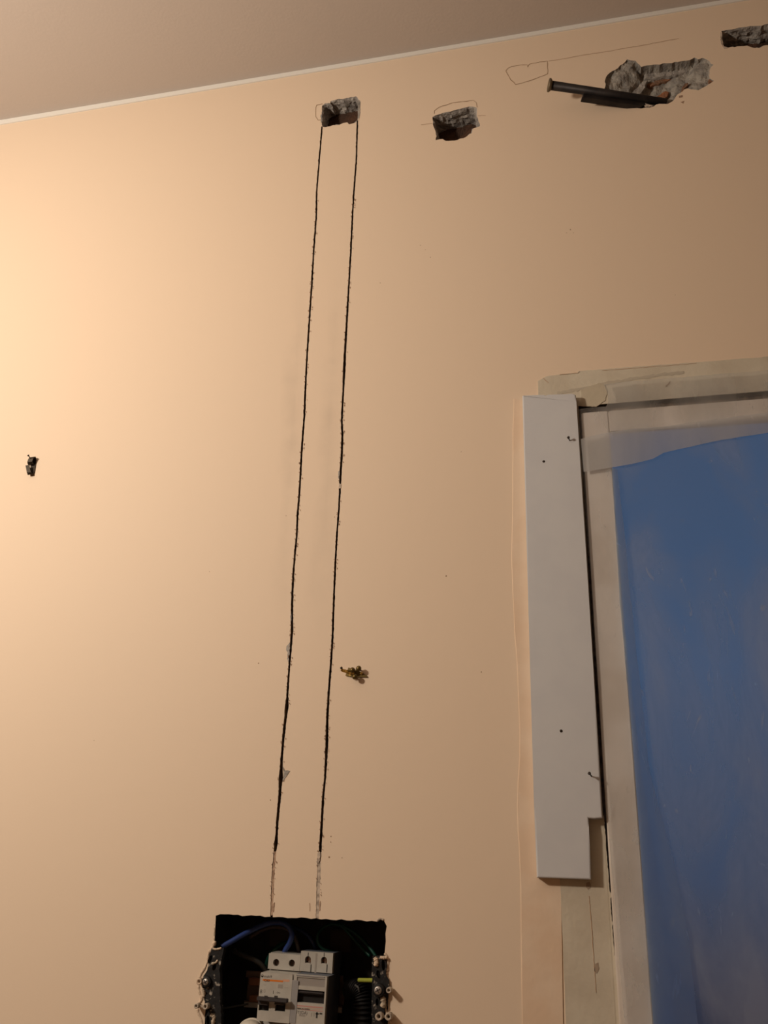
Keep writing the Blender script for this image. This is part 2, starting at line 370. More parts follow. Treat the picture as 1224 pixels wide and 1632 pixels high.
holes = [hole_a, hole_b, hole_c, hole_d, hole_box, slot_a, slot_b, hole_door]
v, f = cdt([(X0, 0), (X1, 0), (X1, HZ), (X0, HZ)], holes)
n = len(v); vs = [(p.x, 0, p.y) for p in v]; fs = list(f)
hole_back = [(xc_l - 0.25, 0.0), (xc_l - 0.25, zg_t + 0.22), (XDR + 0.30, zg_t + 0.22), (XDR + 0.30, 0.0)]
v2, f2 = cdt([(X0, 0), (X1, 0), (X1, HZ), (X0, HZ)], [hole_back])
vs += [(p.x, TH, p.y) for p in v2]; fs += [[n + i for i in reversed(t)] for t in f2]
n = len(vs); vs += [(p[0], 0.014, p[1]) for p in hole_door] + [(p[0], TH, p[1]) for p in hole_back]      # splayed reveal
fs += [[n + i, n + i + 1, n + 5 + i, n + 4 + i] for i in range(3)]
wall = struct(mk('wall_back', vs, fs, M_wall), 'peach painted wall with two long vertical cuts and chiselled holes', 'wall')
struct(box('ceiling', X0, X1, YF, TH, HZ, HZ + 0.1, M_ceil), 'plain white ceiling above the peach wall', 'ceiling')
struct(box('floor', X0, X1, YF, TH, -0.1, 0.0, M_floor), 'wooden floor of the room', 'floor')
struct(box('wall_left', X0 - 0.1, X0, YF, TH, 0, HZ, M_room), 'peach side wall left of the picture', 'wall')
struct(box('wall_right', X1, X1 + 0.1, YF, TH, 0, HZ, M_room), 'peach side wall right of the picture', 'wall')
struct(box('wall_front', X0, X1, YF - 0.1, YF, 0, HZ, M_room), 'peach wall behind the viewer', 'wall')
# white band painted below the ceiling, narrowing to the right
zb_l, zb_r = W(0, 199.5).z, W(1000, 33.0).z
sl = (zb_r - zb_l) / (W(1000, 33.0).x - W(0, 198.5).x); xl = W(0, 198.5).x
top = [(X0, HZ), (X1, HZ)]; bot = []
for k in range(60):
    x = X1 + (X0 - X1) * k / 59; bot.append((x, min(HZ - 0.003, zb_l + sl * (x - xl)) + random.uniform(-0.0005, 0.0005)))
struct(plate('trim_1', top + bot, [], -0.002, 0.0, M_trim), 'thin white painted band along the ceiling edge', 'trim')

# ------------------------------------------------------------------ hole linings, bricks in the holes
def lining(name, outline, depth, mat, parent, shrink=0.10, rough=0.0025, seed=0, rim=0.0012):
    n = len(outline); c = Vector((sum(p[0] for p in outline) / n, sum(p[1] for p in outline) / n)); vs, fs = [], []
    lev = [(0, 0), (0.06, rim)] + [(0.06 + 0.94 * k / 9, rim * 1.5) for k in range(1, 10)]
    for i, (t, ins) in enumerate(lev):
        for j, p in enumerate(outline):
            q = Vector(p); d = (c - q); L = d.length; q = q + d * min(0.5, (ins + shrink * L * t) / max(L, 1e-5))
            y = depth * t
            if i:
                s = Vector((q.x * 150 + seed, y * 190, q.y * 150)); q += Vector((noise.noise(s), noise.noise(s + Vector((9, 3, 1))))) * rough
                y += noise.noise(s * 1.7) * rough * 0.8
            vs.append((q.x, y, q.y))
    for i in range(len(lev) - 1):
        for j in range(n):
            k = (j + 1) % n; fs.append([i * n + j, i * n + k, (i + 1) * n + k, (i + 1) * n + j])
    return mk(name, vs, fs, mat, parent)
def rubble(name, outline2, y0, y1, mat, parent, seed=0):
    """a broken brick piece: rough slab"""
    out = jag(outline2, 0.004, 0.0008, seed); n = len(out)
    c = (sum(p[0] for p in out) / n, sum(p[1] for p in out) / n)
    ins = [(c[0] + (p[0] - c[0]) * 0.9, c[1] + (p[1] - c[1]) * 0.9) for p in out]
    rnd = random.Random(seed); vs = [(p[0], y1, p[1]) for p in out] + [(p[0], y0 + 0.0015 + rnd.uniform(0, 0.001), p[1]) for p in out] + [(p[0], y0 + rnd.uniform(-0.0007, 0.0007), p[1]) for p in ins] + [(c[0], y0, c[1])]
    fs = []
    for i in range(n):
        k = (i + 1) % n
        fs += [[i, k, n + k, n + i], [n + i, n + k, 2 * n + k, 2 * n + i], [2 * n + i, 2 * n + k, 3 * n]]
    return mk(name, vs, fs, mat, parent)
def bbox_rect(o, g): 
    xs = [p[0] for p in o]; zs = [p[1] for p in o]; return [(min(xs) - g, min(zs) - g), (max(xs) + g, min(zs) - g), (max(xs) + g, max(zs) + g), (min(xs) - g, max(zs) + g)]
for nm, ol, dp, sd in (('hole_lining', hole_a, 0.027, 1), ('hole_lining', hole_b, 0.033, 2), ('hole_lining', hole_d, 0.030, 4)):
    lining(nm, ol, dp, M_mortar, wall, seed=sd, shrink=0.06)
    rubble('brick', bbox_rect(ol, 0.006), dp - 0.002, dp + 0.03, M_brick_dark, wall, sd)
# big ragged hole: shallow scraped plaster at both ends, deep middle
ctrl = [(975,130,0.005),(990,115,0.003),(1003,102,0.0012),(985,148,0.010),(1000,130,0.008),(1012,112,0.006),(1018,135,0.019),(1010,155,0.019),
        (1026,110,0.017),(1060,106,0.020),(1095,102,0.016),(1030,125,0.024),(1060,122,0.024),(1090,118,0.018),(1035,148,0.024),(1060,140,0.021),(1050,160,0.022),
        (1085,135,0.013),(1105,122,0.008),(1112,105,0.005),(1122,118,0.0025),(1120,133,0.0018),(1105,137,0.003),(1128,103,0.002),(1072,150,0.010),(1025,165,0.018)]
cw = [(W2([(a, b)])[0], d) for a, b, d in ctrl]
xs = [p[0] for p in hole_c]; zs = [p[1] for p in hole_c]; ex = []
gx = min(xs)
while gx < max(xs):
    gz = min(zs)
    while gz < max(zs):
        p = (gx + random.uniform(-.0006, .0006), gz + random.uniform(-.0006, .0006))
        if inside(p, hole_c): ex.append(p)
        gz += 0.0025
    gx += 0.0025
v, f = cdt(hole_c, [], ex); nb = len(hole_c); vs = []
for i, p in enumerate(v):
    dmin = min(math.hypot(p.x - q[0], p.y - q[1]) for q in hole_c)
    if dmin < 2e-4: vs.append((p.x, 0, p.y)); continue
    sw = sd = 0
    for q, d in cw:
        w_ = 1 / (1e-6 + ((p.x - q[0]) ** 2 + (p.y - q[1]) ** 2)) ** 1.6; sw += w_; sd += w_ * d
    s = Vector((p.x * 110, 0, p.y * 110)); y = sd / sw + noise.noise(s) * 0.0022 + noise.noise(s * 2.7) * 0.0011
    vs.append((p.x, max(0.0006, y * min(1, 0.35 + dmin / 0.004)), p.y))
mk('hole_lining', vs, f, M_mortar_pale, wall)
def W_at(pts, y): return W2(pts, y)
rubble('brick', W_at([(1030,127),(1042,124),(1062,121),(1076,119),(1074,126),(1060,131),(1050,134),(1036,139),(1031,136)], 0.019), 0.0185, 0.035, M_brick, wall, 21)
rubble('brick', W_at([(1042,157),(1052,150),(1062,144),(1067,146),(1064,153),(1060,158),(1046,160)], 0.015), 0.0145, 0.030, M_brick, wall, 22)
rubble('brick', W_at([(1087,141),(1092,134),(1098,132),(1096,137),(1090,142)], 0.005), 0.0045, 0.02, M_brick, wall, 23)
rubble('brick', W_at([(1129.5,126),(1137,129.5),(1130,132.5),(1128,130)], 0.0), 0.0002, 0.006, M_brick, wall, 24)
rubble('mortar_lump', W_at([(1016,140),(1024,130),(1032,128),(1028,140),(1022,150),(1010,156),(1004,152)], 0.014), 0.013, 0.03, M_mortar, wall, 25)
rubble('mortar_lump', W_at([(1040,103.8),(1062,101.5),(1098,97.5),(1100,104),(1078,112),(1058,113.5),(1036,116),(1027,117),(1024,107)], 0.004), 0.0135, 0.04, M_mortar, wall, 26)

# slots: linings, filler in their lowest run, chipped plaster beside them
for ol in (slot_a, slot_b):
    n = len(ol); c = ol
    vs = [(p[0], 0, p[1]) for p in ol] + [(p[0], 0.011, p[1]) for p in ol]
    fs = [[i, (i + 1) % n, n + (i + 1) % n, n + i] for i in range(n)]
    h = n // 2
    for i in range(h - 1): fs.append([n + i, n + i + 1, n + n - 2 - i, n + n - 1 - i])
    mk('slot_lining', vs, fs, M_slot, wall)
plate('slot_filler', slot(cl1, [(1358, 2.1), (1400, 2.4), (1459, 1.9)], 31, 1357, 1461.0), [], 0.0006, 0.009, M_fill_tan, wall)
plate('slot_filler', slot(cl2, [(1360, 2.8), (1424, 2.9), (1462, 2.1)], 32, 1358, 1463.5, jit=0.9), [], 0.0004, 0.009, M_fill_grey, wall)
def chip(pts, mat, y=-0.0004, seed=0):
    return plate('plaster_chip', jag(W2(pts), 0.0015, 0.0004, seed), [], y, 0.0004, mat, wall)
chip([(461.5,1024),(457,1030),(456,1036),(459,1042),(457.5,1050),(460,1056),(461,1044),(462,1034)], M_mortar, seed=1)
chip([(450.5,1222),(454,1227),(462,1229),(456,1238),(451,1246),(452,1234)], M_mortar_pale, seed=2)
chip([(506,1359),(510,1357),(511,1366),(508,1376),(505,1374)], M_fill_grey, y=-0.0006, seed=3)
chip([(540.6,770),(544,772),(543.6,778),(540.2,779)], M_fill_grey, y=-0.0006, seed=4)
chip([(539,752),(541,750),(541,764),(539.5,762)], M_mortar, seed=5)
chip([(464,975),(463,985),(464,992),(465,984)], M_mortar, seed=6)
chip([(570.5,160),(574.5,162),(574,180),(572,192),(570.6,186)], M_mortar_pale, seed=7)
chip([(511,183),(513.4,182),(513.8,194),(511.5,196)], M_mortar_pale, seed=8)
chip([(1147.5,52),(1151,52),(1150,64),(1152,74),(1160,77),(1154,78),(1149,70)], M_fill_grey, seed=9)
chip([(1082,153),(1088,152),(1087,155),(1082,156)], M_fill_tan, seed=10)
chip([(1085,163),(1090,161),(1089,165)], M_fill_tan, seed=11)
chip([(509,1437),(511,1436),(510.5,1450),(508.8,1452)], M_fill_tan, seed=12)
chip([(435.5,1440),(437.6,1438),(437,1452),(435,1454)], M_fill_tan, seed=13)
rnd = random.Random(5)                                             # frayed paint along both cuts
bm = bmesh.new()
for cl, ws in ((cl1, w1), (cl2, w2)):
    tab = [(b, a) for a, b in cl]
    for _ in range(130):
        y = rnd.uniform(300, 1440); s = rnd.choice((-1, 1)); x = lerp_tab(tab, y) + s * (lerp_tab(ws, y) + rnd.uniform(0.3, 1.6)); a = rnd.uniform(0.4, 1.1); b = rnd.uniform(0.8, 2.2)
        q = [W(x - a, y - b * .2, -0.0004), W(x, y - b, -0.0012), W(x + a, y + b * .3, -0.0004), W(x + a * .2, y + b, -0.0008)]
        bv = [bm.verts.new(p) for p in q]; bm.faces.new(bv)
tag(mkb('paint_flakes', bm, M_fill_tan, wall), kind='stuff')
bm = bmesh.new()
for x, y, r in ((606,451,1.2),(711,918,1.6),(767,1071,1.2),(412,1057,1.4),(909,366,1.6),(903,371,1),(914,371,1),(527.5,1333,1.4),(527,1342,1.2),(524.5,1366,1.8),(545,1367,1),(334,911,1),(670,391,1.2),(678,398,1),(686,410,1.2),(1076,470,.9),(472,822,1.2),(456,822,1),(735,720,.9),(905,1100,.9),(533,824,1.1),(431,1275,1.2),(150,1180,.9)):
    r *= 0.00055; p = W(x, y, 0)
    bmesh.ops.create_uvsphere(bm, u_segments=6, v_segments=4, radius=r, matrix=Matrix.Translation(p) @ Matrix.Scale(0.5, 4, (0, 1, 0)))
tag(mkb('dirt_specks', bm, M_pencil, wall), kind='stuff')

# pencil marks
ribbon('pencil_line', [(815.5,106),(830,103.6),(840,103),(841,107),(843,102),(872.3,97),(873,117.5),(850,127),(822,135),(814,127),(806,113),(810,108)], 0.9, M_pencil, wall, closed=True)
ribbon('pencil_line', [(874,97.5),(940,86),(985,79),(1030,71),(1082,61)], 0.8, M_pencil_f, wall)
ribbon('pencil_line', [(692,181),(692,176),(699,171),(721,164),(754,160),(759,163),(760.4,171)], 0.9, M_pencil, wall)
ribbon('pencil_line', [(671,199),(689,196.4)], 1.0, M_pencil_f, wall)
ribbon('pencil_line', [(762,184.5),(774,184)], 1.0, M_pencil_f, wall)
ribbon('pencil_line', [(514,165.5),(505,167.5),(503.3,171),(503,186),(507,191.6),(512,191)], 0.9, M_pencil, wall)
ribbon('pencil_line', [(493.5,1439),(493.5,1452)], 0.9, M_pencil_f, wall)

# ------------------------------------------------------------------ doorway: bare plaster surround, frame, plastic sheet
sur = jag_open(W2([(857,608),(870,600.5),(905,596),(920,594.5),(922,592),(1000,586),(1110,578),(1224,569),(1500,546)]), 0.004, 0.0003, 41)
xr = XDR + 0.06
top_pts = [p for p in sur if p[1] > zg_t + 0.002 and p[0] < xr]
top_pts.sort(key=lambda p: p[0])
zt_r = top_pts[-1][1]
x_in = W(893, 1414).x
surround = [(top_pts[0][0], W(857, 650).z)] + top_pts + [(xr, zt_r), (xr, zg_t), (xc_l, zg_t), (xc_l, 0.02)]
lft = [(x_in + 0.001 * noise.noise(Vector((0, 0, z * 30))) , z) for z in [0.02 + k * 0.02 for k in range(int((W(893, 660).z) / 0.02))]]
surround += lft
tr2 = struct(plate('trim_2', surround, [], -0.0010, 0.0, M_raw_g), 'bare yellowish plaster strip round the doorway', 'trim')
plate('plaster_patch', jag(W2([(926,622),(955,611),(964,614),(968,626),(964,640),(950,649),(926,648)]), 0.002, 0.0004, 42), [], -0.0016, -0.0008, M_raw, tr2)
ribbon('crack_line', [(892,596.8),(905,596),(921,594.3),(924,592)], 0.8, M_pencil, tr2, y=-0.0013)
ribbon('crack_line', [(960,590.5),(1000,587.5),(1050,583.5),(1110,579)], 0.7, M_pencil_f, tr2, y=-0.0013)
ribbon('crack_line', [(866,603),(874,610)], 0.8, M_pencil_f, tr2, y=-0.0013)
ribbon('crack_line', [(939,1428),(943,1480),(947,1540),(950,1582)], 1.0, M_pencil_f, tr2, y=-0.0013)
ribbon('grey_band', [(888,626.5),(905,623.5),(925,620),(960,612),(1000,605),(1050,597.5),(1090,593)], 5.0, material('grey_band_tone', (0.49, 0.44, 0.36), 0.9), tr2, y=-0.0013, jit=0.8)  # soft grey band, somewhat darker than the plaster
plate('stain_spot', jag(W2([(948,1535),(953,1534),(955,1543),(951,1551),(947,1547)]), 0.002, 0.0005, 43), [], -0.0013, -0.001, material('brown_stain', (0.38, 0.30, 0.23), 0.9), tr2)
plate('stain_spot', jag(W2([(934,1407),(940,1405),(942,1414),(937,1418),(933,1414)]), 0.002, 0.0005, 44), [], -0.0013, -0.001, bpy.data.materials['brown_stain'], tr2)
plate('stain_spot', jag(W2([(1060,616),(1066,610),(1069,608),(1067,613),(1062,618)]), 0.002, 0.0004, 45), [], -0.0013, -0.001, bpy.data.materials['brown_stain'], tr2)

door = struct(empty('door_1', (xo, 0, 0)), 'doorway with a pale primed frame, sealed by plastic sheet', 'doorway')
def dl(o): o.location = -Vector(door.location); return o
dl(box('frame_jamb', xc_r, xo, YD, 0.001, 0.0, zg_b, M_frame, door, bev=0.0012, seg=2))
dl(box('frame_jamb', XDR, XDR + 0.050, YD, 0.001, 0.0, zg_b, M_frame, door, bev=0.0012, seg=2))
dl(box('frame_head', xo, XDR, YD, 0.001, zo, zg_b, M_frame, door, bev=0.0012, seg=2))
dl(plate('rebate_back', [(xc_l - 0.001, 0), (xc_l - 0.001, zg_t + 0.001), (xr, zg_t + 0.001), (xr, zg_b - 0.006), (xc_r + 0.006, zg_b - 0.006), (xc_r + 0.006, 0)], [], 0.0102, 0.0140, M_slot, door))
# filler closing the joint towards the bottom, leaving a broken line of gap
gz = []
for k in range(60):
    y = 1300 + 3.9 * k; gw = max(0.0, (xc_r - xc_l) * (0.75 - 0.62 * (y - 1300) / 225) + random.uniform(-0.0003, 0.0003)) if y < 1524 else -0.0004
    if 1424 < y < 1429 or 1470 < y < 1473: gw = -0.0004
    gz.append((xc_r - gw, W(985, y).z))
gz.append((xc_r + 0.0004, 0.003))
dl(plate('joint_filler', [(xc_l - 0.0004, gz[0][1])] + gz + [(xc_l - 0.0004, 0.003)], [], -0.0008, 0.009, M_raw_g, door))

# plastic sheet
def film(name, px, mat, y0, parent, amp, step=0.012, seed=0, soft=None):
    pw_ = W2(px, y0)
    for i_, q_ in enumerate(px):                          # run on over the whole doorway, out of the picture
        if q_[0] >= 1700: pw_[i_] = (XDR + 0.035, 0.02 if q_[1] > 1500 else (zg_t + 0.035 if q_[1] < 560 else zo + 0.004 + (0.0 if q_[1] < 610 else -0.030)))
        elif q_[1] >= 2400: pw_[i_] = (xo - 0.03, 0.02)
    out = jag(pw_, 0.01, 0.0004, seed); xs = [p[0] for p in out]; zs = [p[1] for p in out]; ex = []
    gx = min(xs)
    while gx < max(xs):
        gz = min(zs)
        while gz < max(zs):
            if inside((gx, gz), out): ex.append((gx, gz))
            gz += step
        gx += step
    v, f = cdt(out, [], ex); vs = []
    for p in v:
        s = Vector((p.x * 14 + seed, 0, p.y * 5)); inn = 1.0 if (p.x > xo and p.y < zo) else 0.12
        vs.append((p.x, y0 + (noise.noise(s) + 0.4 * noise.noise(s * 2.6) - 0.6) * amp * inn, p.y))
    return mk(name, vs, f, mat, parent, True)
sheet_px = [(921,652),(966,648),(969,640),(968,626),(962,613),(1000,608),(1224,590),(1700,548),(1700,2400),(1052,2400),(1000,1700),(988,1540),(973,1360),(962,1215),(950,1050),(940,900),(930,770)]
sheet = film('plastic_sheet', sheet_px, M_film, -0.0085, None, 0.0022, seed=1)
tag(sheet, 'translucent creased plastic sheet sealing the doorway, blue dusk light behind', 'plastic sheet')
film('top_fold', [(926,700),(962,690),(1010,684),(1060,680),(1224,657),(1700,600),(1700,630),(1224,690),(1150,702),(1100,713),(1058,722),(1040,732),(1005,740),(970,746),(930,752)], M_film2, -0.0118, sheet, 0.0012, seed=2)
film('side_fold', [(975,746),(979,748),(982,820),(996,1000),(1022,1232),(1050,1400),(1064,1500),(1074,1632),(1090,1800),(1052,1800),(1041,1632),(1012,1232),(988,960)], M_film3, -0.0112, sheet, 0.0010, seed=3)
film('side_fold', [(975,746),(984,748),(992,820),(1010,1000),(1036,1232),(1080,1400),(1096,1480),(1112,1632),(1125,1800),(1052,1800),(1041,1632),(1012,1232),(988,960)], M_film3, -0.0128, sheet, 0.0010, seed=4)

# ------------------------------------------------------------------ peeled paper strips beside the board
e1 = [(820,636),(818.5,690),(818,773),(816.6,879),(818,940),(821,1001),(825,1060),(827,1104),(829,1160),(829,1207),(826,1260),(826,1310),(829,1360),(831,1413),(832,1500),(833.5,1632),(836,1800)]
e2 = [(843,636),(900,1800)]
r1 = [(p[0] + random.uniform(-.6, .6), p[1]) for p in e1]
strip = plate('paper_strip', W2(r1 + [(900, 1800), (894, 1412), (870, 1300), (852, 800), (843, 640)]), [], -0.0009, 0.0, M_strip, wall)
def ridge(pts, r, mat): 
    return tube('strip_ridge', [W(a, b, -0.0001) for a, b in pts], lambda s: r * (0.7 + 0.5 * noise.noise(Vector((s * 23, 0, pts[0][0])))), mat, strip, sides=6, n=4)
ridge(e1, 0.0011, M_strip)
ridge([(826,640),(825,700),(822,773)], 0.0009, M_strip)
ridge([(821,960),(825,1003),(830,1040),(833,1090),(836,1150),(836,1200),(833,1250),(831,1300)], 0.0010, M_strip)
ridge([(827,1312),(836,1304),(847,1298)], 0.0010, M_strip)
ridge([(846,1396),(852,1402),(846,1412),(843,1430)], 0.0008, M_strip)

# ------------------------------------------------------------------ white board nailed over the frame
PB = 0.012
bpx = [(832.5,631),(833,629.8),(866,628.6),(870,629.8),(874,628.4),(913,626.8),(917.5,629),(918.5,640),(934,880),(947,1090),(960.3,1303.6),(948,1305),(938,1304),(938.6,1320),(942.2,1402),(855.6,1398.8),(851,1280),(843,1000)]
fp = W2(bpx, -PB)
rootb = bevel_slab('white_board', fp, -PB, -0.0018, M_board, None, bev=0.0016, seg=3)
tag(rootb, 'tall narrow white board with notched lower corner nailed beside the doorway', 'board')
def nail(px, py, L):
    p = W(px, py, -PB); t = Vector((-0.25, -1, 0.28)).normalized(); 
    o = lathe('nail', [(-0.004, 0.0007), (L - 0.0012, 0.0007), (L - 0.0010, 0.0015), (L, 0.0017), (L + 0.0004, 0.0010)], p, t, M_nail, rootb, sides=10); o['label'] = 'dark nail sticking out of the board'
nail(908, 702, 0.006); nail(942.5, 1237, 0.008)
for px, py in ((866.5, 735.5), (894.3, 1165)):
    p = W(px, py, -PB); o = lathe('screw_hole', [(0.0, 0.0016), (0.0004, 0.0014), (0.0005, 0.0004)], p, (0, -1, 0), M_nail, rootb, sides=10); o['label'] = 'small dark nail hole'

# ------------------------------------------------------------------ black bar in the ragged hole
ba = W(874, 135.5, -0.036); bb = W(1062, 163, 0.006); ax = (bb - ba); LB = ax.length; ax.normalize()
bar = empty('metal_bar', ba); tag(bar, 'black metal bar with flared round end, lodged in the largest ragged hole', 'bar')
def rel(o): o.location = -Vector(bar.location); return o
rel(lathe('shaft', [(0.003, 0.0062), (LB * 0.985, 0.0050), (LB, 0.0042)], ba, ax, M_iron, bar, sides=14))
rel(lathe('flared_end', [(-0.0005, 0.0070), (0.0, 0.0088), (0.002, 0.0090), (0.0035, 0.0075), (0.0045, 0.0062)], ba, ax, M_ironend, bar, sides=18))
# flat sleeve under the shaft
dn = (Vector((0, 0, -1)) - ax * ax.dot(Vector((0, 0, -1)))).normalized(); sd_ = ax.cross(dn).normalized()
def bar_box(name, a0, a1, d0, d1, hw, mat, taper=0.0, off=0.004):
    vs = []
    for a, tp in ((a0, 0), (a1, taper)):
        for d in (d0, d1 - tp):
            for s in (-hw, hw): vs.append(ba + ax * a + dn * d + sd_ * (s + off))
    bm = bmesh.new(); bv = [bm.verts.new(p) for p in vs]
    for q in ((0,1,3,2),(4,6,7,5),(0,4,5,1),(2,3,7,6),(0,2,6,4),(1,5,7,3)): bm.faces.new([bv[i] for i in q])
    bmesh.ops.bevel(bm, geom=bm.edges[:], offset=0.0008, segments=1, affect='EDGES')
    return rel(mkb(name, bm, mat, bar))
bar_box('sleeve', LB * 0.30, LB * 0.84, 0.002, 0.0122, 0.0036, M_iron, taper=0.001)
bar_box('sleeve_lip', LB * 0.29, LB * 0.80, 0.0115, 0.0130, 0.0048, M_iron)
chip([(1019,165.5),(1022,163.5),(1034,168),(1041,169.5),(1030,171)], M_fill_grey, y=-0.0012, seed=51)

# ------------------------------------------------------------------ dark picture hook, far left
hk = empty('picture_hook', W(50, 742, 0)); tag(hk, 'small dark bronze picture hook on a nail at far left of the wall', 'picture hook')
lk = local(hk)
def hpl(name, pts_y, width_dir, hw, th, mat, parent):
    """bent strip: list of centre points, width along width_dir"""
    P = [Vector(p) for p in pts_y]; vs, fs = [], []
    for i, p in enumerate(P):
        t = (P[min(i + 1, len(P) - 1)] - P[max(i - 1, 0)]).normalized(); nn = t.cross(width_dir).normalized()
        h = hw(i / (len(P) - 1)) if callable(hw) else hw
        for a in (-1, 1):
            for b in (-1, 1): vs.append(p + width_dir * h * a + nn * th * 0.5 * b)
    for i in range(len(P) - 1):
        a, b = i * 4, i * 4 + 4
        fs += [[a, a + 1, b + 1, b], [a + 2, a + 3, b + 3, b + 2], [a, a + 2, b + 2, b], [a + 1, a + 3, b + 3, b + 1]]
    fs += [[0, 1, 3, 2], [len(vs) - 4, len(vs) - 3, len(vs) - 1, len(vs) - 2]]
    bm = bmesh.new(); bv = [bm.verts.new(p) for p in vs]
    for q in fs: bm.faces.new([bv[i] for i in q])
    return mkb(name, bm, mat, parent)
wdir = Vector((1, 0, 0.05)).normalized()
pt = lambda px, py, y: lk(px, py, y * 0.6)
hpl('hook_strip', [pt(52,729,-.010), pt(53,729.5,-.004), pt(53.5,733,-.0012), pt(53,742,-.0012), pt(51.5,752,-.0016), pt(50,755.5,-.003), pt(47.8,756,-.007), pt(46.3,753,-.0095), pt(45.0,747,-.0110), pt(43.8,741.5,-.0125)], wdir, lambda s: 0.0042 - 0.0016 * s, 0.0012, M_bronze, hk)
hpl('nail_guide', [pt(52,729,-.010), pt(49,731.5,-.0115), pt(47.5,736,-.011), pt(48.5,740,-.007), pt(51.5,741,-.0022)], wdir, 0.0036, 0.0010, M_bronze, hk)
a, b = pt(44.6, 725.2, -.016), pt(53, 737, -.001)
d = (b - a).normalized()
lathe('nail', [(0, 0.0013), (0.0008, 0.0015), (0.0014, 0.0011), (0.0016, 0.0007), ((b - a).length, 0.0006)], a, d, M_bronze, hk, sides=10)

# ------------------------------------------------------------------ brass picture hook beside the right cut
bh = empty('picture_hook', W(569, 1073, 0)); tag(bh, 'small brass picture hook with three round nail heads right of the long cuts', 'picture hook')
lb = local(bh)
pdir = (lb(585, 1078) - lb(556, 1068)).normalized(); pw = Vector((-pdir.z, 0, pdir.x)).normalized()
hpl('backing_plate', [lb(553,1070.5,-.0012), lb(560,1072,-.0012), lb(566,1073.5,-.0012), lb(574,1075,-.0012), lb(585.5,1078.5,-.0010)], pw, lambda s: 0.0042 * (1 - s ** 3) + 0.0006, 0.0010, M_brass_d, bh)
hpl('hook_arm', [lb(564,1073.5,-.0015), lb(559,1072.2,-.004), lb(554,1070.8,-.008), lb(549,1069.2,-.012), lb(546,1068.6,-.0150), lb(544,1066.8,-.0155), lb(544.2,1063.8,-.0150)], pw, lambda s: 0.0022 - 0.0008 * s, 0.0012, M_brass, bh)
lathe('hook_tip', [(-0.0006, 0.0006), (0.0, 0.0014), (0.0012, 0.0014), (0.0016, 0.0006)], lb(544.2, 1065.0, -.0150), (0.1, -1, 0.3), M_bronze, bh, sides=10)
for px, py in ((564.5, 1070.5), (574.5, 1068.0), (568.5, 1081)):
    o = lb(px, py, -.0015); t = Vector((-0.15, -1, 0.12)).normalized()
    lathe('nail', [(0, 0.0012), (0.0045, 0.0012), (0.0048, 0.0028), (0.0054, 0.0033), (0.0064, 0.0031), (0.0074, 0.0023), (0.0080, 0.0012), (0.0082, 0.0003)], o, t, M_brass_d, bh, sides=12)
lathe('rivet', [(0, 0.0016), (0.0014, 0.0016), (0.0022, 0.0008)], lb(576, 1073.5, -.0015), (0, -1, 0), M_brass, bh, sides=10)

# ------------------------------------------------------------------ flush electrical box
DB = 0.075
bx0, bx1 = W(337, 1470).x, W(617.5, 1490).x; bz1 = W(480, 1461).z; bz0 = W(330, 1722).z
jb = empty('junction_box', ((bx0 + bx1) / 2, 0, bz0)); tag(jb, 'open black flush-mounted electrical box set in the wall, wires showing', 'electrical box')
def jr(o): o.location = -Vector(jb.location); return o
g = 0.0006
xin0, xin1 = bx0 - 0.006, bx1 + 0.004
jr(box('box_back', xin0, xin1, DB, DB + 0.003, bz0 - 0.004, bz1 + 0.004, M_dark_in, jb))
jr(box('box_side', xin0 - 0.003, xin0, 0.0015, DB, bz0 - 0.004, bz1 + 0.004, M_dark_in, jb))
jr(box('box_side', xin1, xin1 + 0.003, 0.0015, DB, bz0 - 0.004, bz1 + 0.004, M_dark_in, jb))
jr(box('box_top', xin0, xin1, 0.0015, DB, bz1 + 0.0025, bz1 + 0.0055, M_dark_in, jb))
jr(box('box_bottom', xin0, xin1, 0.0015, DB, bz0 - 0.0055, bz0 - 0.0025, M_dark_in, jb))
for px, py in ((446, 1490), (543, 1499)):
    a = W(px, py, DB - 0.001); jr(box('knockout', a.x - 0.012, a.x + 0.012, DB - 0.0025, DB, a.z - 0.012, a.z + 0.012, material('knockout_brown', (0.05, 0.034, 0.028), 0.7), jb, bev=0.001))
def ellipse(cx, cy, rx, ry, n=12, rot=0.0):
    return [(cx + rx * math.cos(2 * math.pi * k / n) * math.cos(rot) - ry * math.sin(2 * math.pi * k / n) * math.sin(rot),
             cy + rx * math.cos(2 * math.pi * k / n) * math.sin(rot) + ry * math.sin(2 * math.pi * k / n) * math.cos(rot)) for k in range(n)]
YS = -0.0025
sl_out = jag(W2([(337,1511.5),(357,1511),(354,1524),(350,1545),(351,1600),(352,1618),(351,1720),(326,1720),(329,1640),(328,1622),(333,1610),(328,1598),(323,1588),(331,1584),(321,1572),(324,1556),(331,1545),(332,1528)], YS), 0.003, 0.0006, 61)
sl_h = [W2(ellipse(334.8, 1529, 2.6, 7, rot=0.35), YS), W2(ellipse(341.5, 1541, 3.0, 6, rot=0.3), YS), W2(ellipse(331.4, 1626, 2.8, 7.5, rot=-0.05), YS)]
ms = jr(plate('mounting_strip', sl_out, sl_h, YS, 0.004, M_blackstrip, jb)); ms['label'] = 'left black mounting strip splashed with plaster'
sr_out = jag(W2([(594,1524),(606,1523),(614,1526),(616,1540),(615,1552),(619,1562),(620,1578),(617,1600),(612,1612),(614,1640),(614,1720),(592,1720),(592,1600),(593,1560)], YS), 0.003, 0.0006, 62)
sr_h = [W2(ellipse(610.8, 1538, 2.8, 9, rot=-0.05), YS), W2(ellipse(603.2, 1553, 3.2, 7.0, rot=-0.25), YS), W2(ellipse(601, 1597, 2.4, 6), YS)]
